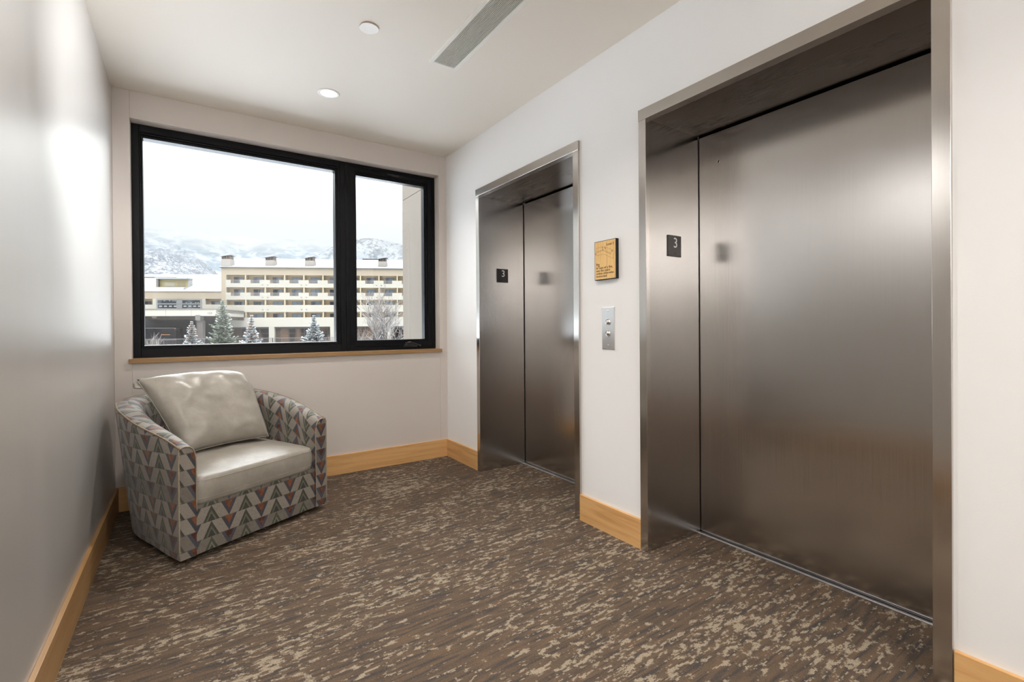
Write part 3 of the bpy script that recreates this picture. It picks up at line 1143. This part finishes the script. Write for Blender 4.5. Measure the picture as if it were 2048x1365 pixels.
obj('dormer_cheek', MB().prism([(2.65, 10.9), (2.65, 12.97), (4.2, 13.0), (4.2, 11.5)], 0, -8.3, -8.1), snow_m, hotel)
obj('dormer_snow_bank', MB().prism([(.4, 10.2), (2.6, 10.9), (2.6, 11.15), (.6, 10.9)], 0, -14.6, -8.2), snow_m, hotel)
obj('dormer_side_shade', MB().box(-14.75, -14.3, 1.9, 2.9, 10.8, 12.95), plain('dormer_shade', lout(150, 136, 122), .8), hotel)  # box coloured as the shadow on the dormer's left side

# entrance canopy in front of the wing
can = thing('entrance_canopy', 'flat cream entrance canopy numbered 137 on a grey column', 'canopy',
            (6.5 - .44404 * 14, 129.0 - .89601 * 14, 0), HA)
cn = MB()
for a_, b_ in ((-14, -4.29), (-4.25, .41), (.45, 5.04)):
    cn.box(a_, b_, 0, .35, 3.97, 5.28)
cn.box(5.04 - .35, 5.04, .35, 13.6, 3.97, 5.28)
cn.box(-14, 5.04, .2, 13.6, 4.6, 5.2)
obj('fascia', cn, E['cream'], can)
obj('roof_edge', MB().box(-14, 5.12, -.12, 13.6, 5.22, 5.42), plain('canopy_edge', lout(150, 138, 126), .7), can)
sf = MB()
sf.box(-14, 5.0, .36, 13.6, 3.9, 4.1)
sf.box(-14, 5.02, 2.5, 3.0, 3.25, 3.95)
sf.box(4.5, 5.02, 2.5, 13.6, 3.25, 3.95)
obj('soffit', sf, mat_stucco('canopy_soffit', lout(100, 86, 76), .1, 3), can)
obj('canopy_light', MB().box(-7.1, -6.3, .5, 1.1, 3.55, 3.9), plain('light_box', lout(150, 130, 112), .6), can)
co_ = MB()
co_.box(1.25, 2.35, .4, 1.5, GZ, 3.05)
obj('column', co_, E['grey'], can)
obj('column_capital', MB().box(1.2, 2.12, -.06, 1.4, 3.05, 4.14), mat_stucco('capital_grey', lout(160, 152, 146), .06, 4), can)
Mt = Matrix.Translation((3.45, -.03, 4.30)) @ Matrix.Rotation(PI / 2, 4, 'X')
text_mesh('lettering', '137', .52, plain('grey_numerals', lout(168, 164, 158), .7), can, Mt, 'LEFT', .02, 1.3, bold=.012)
obj('shaded_back_wall', MB().box(-16, .6, 12.0, 12.6, GZ, 3.95), plain('shadowed_wall', lout(24, 23, 28), .9), can)  # shade under the canopy is put into the near-black colour

# dark trailer parked under the canopy
tr = thing('trailer', 'dark trailer with orange lettering parked under the canopy', 'trailer', (6.5 - .44404 * 9, 129.0 - .89601 * 9, GZ), HA)
z0 = -GZ
obj('body', MB().box(-16.5, -4.95, 0, 2.5, .9, z0 + 1.60), plain('dark_grey_panel', lout(44, 41, 48), .6, 0, .1), tr, bevel=.05)
obj('top_rail', MB().box(-16.5, -4.95, -.05, 0, z0 + 1.50, z0 + 1.62), plain('pale_rail', lout(150, 146, 146), .5), tr)
obj('lower_rail', MB().box(-16.5, -4.95, -.05, 0, z0 - .98, z0 - .86), plain('sand_rail', lout(178, 150, 112), .5), tr)
for z_ in (1.30, -.92):
    obj('marker_light', MB().box(-5.28, -4.98, -.08, -.05, z0 + z_, z0 + z_ + .24), plain('red_lamp', lout(214, 60, 56), .5), tr)
for x in (-14.2, -12.8, -7.4, -6.0):
    obj('wheel', MB().lathe([(0, -.02), (.28, -.02), (.3, .03), (.48, 0), (.52, .08), (.52, .22), (.48, .28), (0, .28)], 20, 'y', (x, .1, .52)), M['black'], tr)
Mt = Matrix.Translation((-7.88, -.03, z0 + .12)) @ Matrix.Rotation(PI / 2, 4, 'X')
text_mesh('lettering', 'Steamboat Services', .31, plain('orange_lettering', lout(236, 156, 84, 1.3), .6), tr, Mt, 'LEFT', .01, .98, sx=.72, bold=.012)

# railing in front of the hotel
rl = thing('railing', 'dark metal picket railing in front of the hotel ground floor', 'railing', (6.5 - .44404 * 25, 129.0 - .89601 * 25, GZ), HA)
obj('top_rail', MB().box(-10, 40, -.03, .03, z0 - .50, z0 - .42), E['rail'], rl)
obj('bottom_rail', MB().box(-10, 40, -.02, .02, z0 - 1.95, z0 - 1.89), E['pick'], rl)
for x in (-8, -3.4, 1.2, 5.8, 10.4, 15, 19.6, 24.2, 28.8, 33.4):
    obj('post', MB().box(x - .05, x + .05, -.05, .05, 0, z0 - .42), E['pick'], rl)
pk = MB()
for i in range(250):
    x = -9.9 + i * .2
    pk.box(x - .022, x + .022, -.015, .015, z0 - 1.95, z0 - .46)
tag(obj('pickets', pk, E['pick'], rl), kind='stuff')

# ------------------------------------------------------------------ trees
def spruce(name, label, loc, h, r, needle, twig, snow_amt, seed, group, conc=.82, dens=1.0):
    rnd = random.Random(seed)
    root = thing(name, label, 'tree', loc, 0, group)
    obj('trunk', MB().tube([(0, 0, 0), (.02, 0, h * .5), (0, 0, h * .985)], .13, 7, .015), plain('spruce_bark', lout(84, 66, 54), .9), root)
    nd, sn, tw = MB(), MB(), MB()
    lev = int(h * 5.2 * dens)
    for k in range(lev):
        q = k / lev
        z = .5 + (h - .55) * q
        R = r * (1 - q) ** conc * rnd.uniform(.70, 1.16) + .07
        nb = int(7 + 6 * (1 - q))
        off = rnd.random() * 6.28
        for i in range(nb):
            a = off + 2 * PI * i / nb + rnd.uniform(-.25, .25)
            rr = R * rnd.uniform(.62, 1.22)
            dr = rnd.uniform(.10, .34)
            d = Vector((math.cos(a), math.sin(a), 0))
            sd = Vector((-d.y, d.x, 0))
            base_ = Vector((0, 0, z))
            mesh = tw if rnd.random() < twig else nd
            steps = max(3, int(rr / .17))
            prev = base_
            for s_ in range(steps):
                f0 = (s_ + 1) / steps
                p = base_ + d * rr * f0 + Vector((0, 0, -dr * rr * math.sin(f0 * 2.2) + .16 * rr * f0 ** 3))
                wd = rr * .30 * (1 - f0 * .75) + .05
                for sg_ in (-1, 1):
                    tip = p + sd * sg_ * wd + d * wd * .55 + Vector((0, 0, rnd.uniform(-.10, .03)))
                    mesh.poly([prev, p + Vector((0, 0, .02)), tip])
                    mesh.poly([prev - Vector((0, 0, .05)), p - Vector((0, 0, .09)), tip])
                    if rnd.random() < snow_amt:
                        up = Vector((0, 0, .045))
                        sn.poly([prev + up, p + up * 1.6, tip + up * 1.2])
                        sn.poly([p + up * 1.6, p + d * wd * .5 + up * 1.2, tip + up * 1.2])
                        if snow_amt > .5:
                            sn.poly([prev + up, p + up * 2.6, tip + up * .4])
                prev = p
    obj('foliage', nd, needle, root, normals=False)
    if len(tw.bm.faces):
        obj('brown_foliage', tw, plain('rusty_needles', lout(224, 164, 118), .9, 0, .1, .25, 9), root, normals=False)
    else:
        tw.bm.free()
    obj('snow', sn, plain('branch_snow', lout(246, 249, 252, 1.45), .9, 0, .2, .02), root, normals=False)
    return root


ng = plain('spruce_needles', lout(150, 162, 134, 1.5), .9, 0, .1, .35, 6)
nb_ = plain('blue_spruce_needles', lout(188, 198, 194, 1.2), .9, 0, .1, .3, 6)
spruce('spruce_tree', 'tall green spruce lightly dusted with snow, left of the hotel balconies', (3.06, 58.3, GZ), 8.4, 2.05, ng, 0, .30, 3, 'spruces outside the window')
spruce('spruce_tree', 'snow-laden rusty young spruce in front of the grey canopy column', (.40, 66.1, GZ), 6.29, 2.5, nb_, .42, .95, 5, 'spruces outside the window', 1.25, .8)
spruce('spruce_tree', 'rusty brown snowy spruce between the green spruce and the white one', (4.98, 50.94, GZ), 6.65, 2.3, nb_, .5, .95, 8, 'spruces outside the window', 1.3, .8)
spruce('spruce_tree', 'white frosted spruce beside the thick window mullion', (10.92, 52.95, GZ), 6.75, 3.1, nb_, 0, .95, 13, 'spruces outside the window', 1.3, .8)


def bare(name, label, cat, loc, h, spread, stems, depth, seed, bark, snowy, group=None, lean=(0, 0)):
    rnd = random.Random(seed)
    root = thing(name, label, cat, loc, 0, group)
    tk, tw, sn = MB(), MB(), MB()

    def grow(p, d, L, r, lev):
        pts = [p]
        q = p.copy()
        dd = d.copy()
        k = 3
        for i in range(k):
            dd = (dd + Vector((rnd.uniform(-.16, .16), rnd.uniform(-.16, .16), rnd.uniform(-.05, .14)))).normalized()
            q = q + dd * L / k
            pts.append(q)
        (tk if lev < 2 else tw).tube(pts, r, 4 if lev > 0 else 6, r * .55, caps=False)
        if lev >= 1 and rnd.random() < snowy:
            sn.tube([x + Vector((0, 0, r * .9)) for x in pts], r * .8, 3, r * .5, caps=False)
        if lev >= depth:
            return
        for i in range(rnd.choice((3, 4, 4)) if lev > 0 else 5):
            b_ = pts[rnd.choice((1, 2, 3, 3))]
            nd_ = (dd + Vector((rnd.uniform(-1, 1), rnd.uniform(-1, 1), rnd.uniform(-.35, .55))) * spread).normalized()
            grow(b_, nd_, L * rnd.uniform(.52, .78), r * .56, lev + 1)
    for s_ in range(stems):
        a = 2 * PI * s_ / stems + rnd.uniform(-.4, .4)
        d = Vector((math.cos(a) * spread * .62 + lean[0], math.sin(a) * spread * .62 + lean[1], 1)).normalized()
        grow(Vector((math.cos(a) * .08, math.sin(a) * .08, 0)), d, h * .42, h * .0105, 0)
    obj('trunk', tk, bark, root)
    obj('twigs', tw, plain('pale_twigs', lout(196, 182, 172), .9, 0, .1, .2, 3), root)
    if len(sn.bm.faces):
        obj('snow', sn, plain('twig_snow', lout(238, 240, 244, 1.5), .9, 0, .1, .02), root)
    else:
        sn.bm.free()
    return root


bk = plain('grey_bark', lout(112, 94, 86), .9)
bare('bare_tree', 'wide bare tree with snow on its twigs behind the casement pane', 'tree', (17.0, 48.6, GZ), 9.6, .72, 5, 4, 21, bk, .55)
tanb = plain('tan_stems', lout(176, 142, 108), .9)
bare('bare_shrub', 'bare twiggy shrub at the lower left corner of the fixed pane', 'shrub', (-3.2, 62.5, GZ), 4.9, .42, 4, 3, 4, tanb, .45, 'bare shrubs outside')
bare('bare_shrub', 'tan bare shrub between the frosted spruce and the mullion', 'shrub', (14.9, 63.6, GZ), 4.8, .45, 5, 3, 9, tanb, .2, 'bare shrubs outside')
bare('bare_shrub', 'tan thicket of bare stems at the lower left of the casement', 'shrub', (18.4, 63.4, GZ), 5.4, .62, 7, 3, 15, tanb, .25, 'bare shrubs outside')

# ------------------------------------------------------------------ snowy hills in low cloud
def hill(name, label, x0, x1, y, top, depth, seed, mat, nx=120, ny=40, skew=0):
    m = MB()
    rows_ = []
    for j in range(ny + 1):
        q = j / ny
        row = []
        for i in range(nx + 1):
            u = i / nx
            X = x0 + (x1 - x0) * u
            H_ = top(u)
            z = GZ + H_ * q + noise.fractal(Vector((X * .012 + seed, q * 3, 0)), 1, 2, 5) * 7 * min(1, q * 3)
            row.append((X, y + depth * q + noise.noise(Vector((X * .02, q * 4, seed))) * 22 + skew * (X - x0), z))
        rows_.append(row)
    m.grid(rows_)
    return struct(name, m, mat, label, 'hill', smooth=True)


sm = lambda a, b, x: (lambda t_: t_ * t_ * (3 - 2 * t_))(max(0, min(1, (x - a) / (b - a))))
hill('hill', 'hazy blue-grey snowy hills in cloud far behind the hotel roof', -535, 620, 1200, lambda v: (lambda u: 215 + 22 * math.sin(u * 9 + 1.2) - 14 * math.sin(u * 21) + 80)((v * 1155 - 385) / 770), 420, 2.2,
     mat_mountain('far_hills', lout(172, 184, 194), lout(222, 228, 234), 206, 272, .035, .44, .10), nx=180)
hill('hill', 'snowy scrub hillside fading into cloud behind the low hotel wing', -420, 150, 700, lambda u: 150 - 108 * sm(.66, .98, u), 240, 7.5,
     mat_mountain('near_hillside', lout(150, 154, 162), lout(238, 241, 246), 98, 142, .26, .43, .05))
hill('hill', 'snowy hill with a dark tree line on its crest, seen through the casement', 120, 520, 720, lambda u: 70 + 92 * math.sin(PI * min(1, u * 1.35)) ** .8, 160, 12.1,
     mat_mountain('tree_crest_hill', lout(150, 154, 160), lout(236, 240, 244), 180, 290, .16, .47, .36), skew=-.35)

# ------------------------------------------------------------------ sky and lamps
wd = bpy.data.worlds.new('overcast_sky')
SC.world = wd
wd.use_nodes = True
nt = wd.node_tree
bg = nt.nodes['Background']
tc = nt.nodes.new('ShaderNodeTexCoord')
sp = nt.nodes.new('ShaderNodeSeparateXYZ')
nt.links.new(tc.outputs['Generated'], sp.inputs[0])
rp = nt.nodes.new('ShaderNodeValToRGB')
el = rp.color_ramp.elements
el[0].position, el[0].color = .0, (.76, .785, .805, 1)
el[1].position, el[1].color = 1, (9.5, 9.8, 10.2, 1)
for p_, c_ in ((.12, (.765, .79, .81, 1)), (.17, (.79, .812, .83, 1)), (.225, (.86, .88, .89, 1)), (.30, (2.4, 2.45, 2.5, 1)), (.40, (6.5, 6.7, 7.0, 1)), (.55, (8.3, 8.55, 8.9, 1))):
    e_ = el.new(p_)
    e_.color = c_
nt.links.new(sp.outputs[2], rp.inputs[0])
nt.links.new(rp.outputs[0], bg.inputs[0])
bg.inputs[1].default_value = 1.15


def area(name, loc, target, size, power, color=(1, .96, .9), shape='RECTANGLE', sy=None, spread=PI):
    l = bpy.data.lights.new(name, 'AREA')
    l.shape = shape
    l.size = size
    if sy:
        l.size_y = sy
    l.energy = power
    l.color = color
    l.spread = spread
    o = bpy.data.objects.new(name, l)
    COL.objects.link(o)
    o.location = loc
    d = Vector(target) - Vector(loc)
    o.rotation_euler = d.to_track_quat('-Z', 'Y').to_euler()
    return o


WARM = (1, .95, .89)
for y in (3.146, 1.3, -.5):
    area('downlight_lamp', (.748, y, ZC - .012), (.748, y, 0), .09, 12, WARM, 'DISK', spread=math.radians(130))
area('bounce_flash', (.6, -.85, 1.5), (.75, -2.3, 2.05), .35, 52, (.97, .985, 1), sy=.35, spread=math.radians(150))


def spot(name, loc, target, power, angle, color):
    l = bpy.data.lights.new(name, 'SPOT')
    l.energy = power
    l.color = color
    l.spot_size = math.radians(angle)
    l.spot_blend = 1
    l.shadow_soft_size = .06
    o = bpy.data.objects.new(name, l)
    COL.objects.link(o)
    o.location = loc
    o.rotation_euler = (Vector(target) - Vector(loc)).to_track_quat('-Z', 'Y').to_euler()
    return o


# added washer spots without fixtures, brightening the upper left wall that the steel mirrors
SP = 430
COOL = (.96, .98, 1)
for y_, ty, tz, k_ in ((1.35, 1.50, 1.98, .38), (1.6, 2.75, 1.98, 1.2), (-.3, -.35, 2.0, 2.9), (-1.2, -1.3, 2.0, 2.4)):
    spot('added_washer_spot', (1.25, y_, ZC - .03), (XL, ty, tz), SP * k_, 46, COOL)

# ------------------------------------------------------------------ camera
cam = bpy.data.cameras.new('camera')
cam.sensor_width = 36
cam.lens = 961.145 / 2048 * 36
cam.shift_y = -(682.5 - 660.752) / 2048
cam.clip_start = .02
cam.clip_end = 4000
co = bpy.data.objects.new('camera', cam)
COL.objects.link(co)
yaw, pit, rol = .5941, -.0048, -.0072
fwv = Vector((math.sin(yaw) * math.cos(pit), math.cos(yaw) * math.cos(pit), math.sin(pit)))
rv = Vector((math.cos(yaw), -math.sin(yaw), 0))
uv_ = rv.cross(fwv)
r2 = rv * math.cos(rol) + uv_ * math.sin(rol)
u2 = uv_ * math.cos(rol) - rv * math.sin(rol)
R3 = Matrix((r2, u2, -fwv)).transposed()
co.matrix_world = Matrix.Translation((0, 0, 1.105)) @ R3.to_4x4()
SC.camera = co
SC.view_settings.view_transform = 'Standard'
SC.view_settings.look = 'None'
SC.view_settings.exposure = .17
SC.cycles.use_denoising = True
SC.cycles.max_bounces = 10
SC.cycles.diffuse_bounces = 5
SC.cycles.glossy_bounces = 5
SC.cycles.transparent_max_bounces = 16
SC.cycles.sample_clamp_indirect = 6
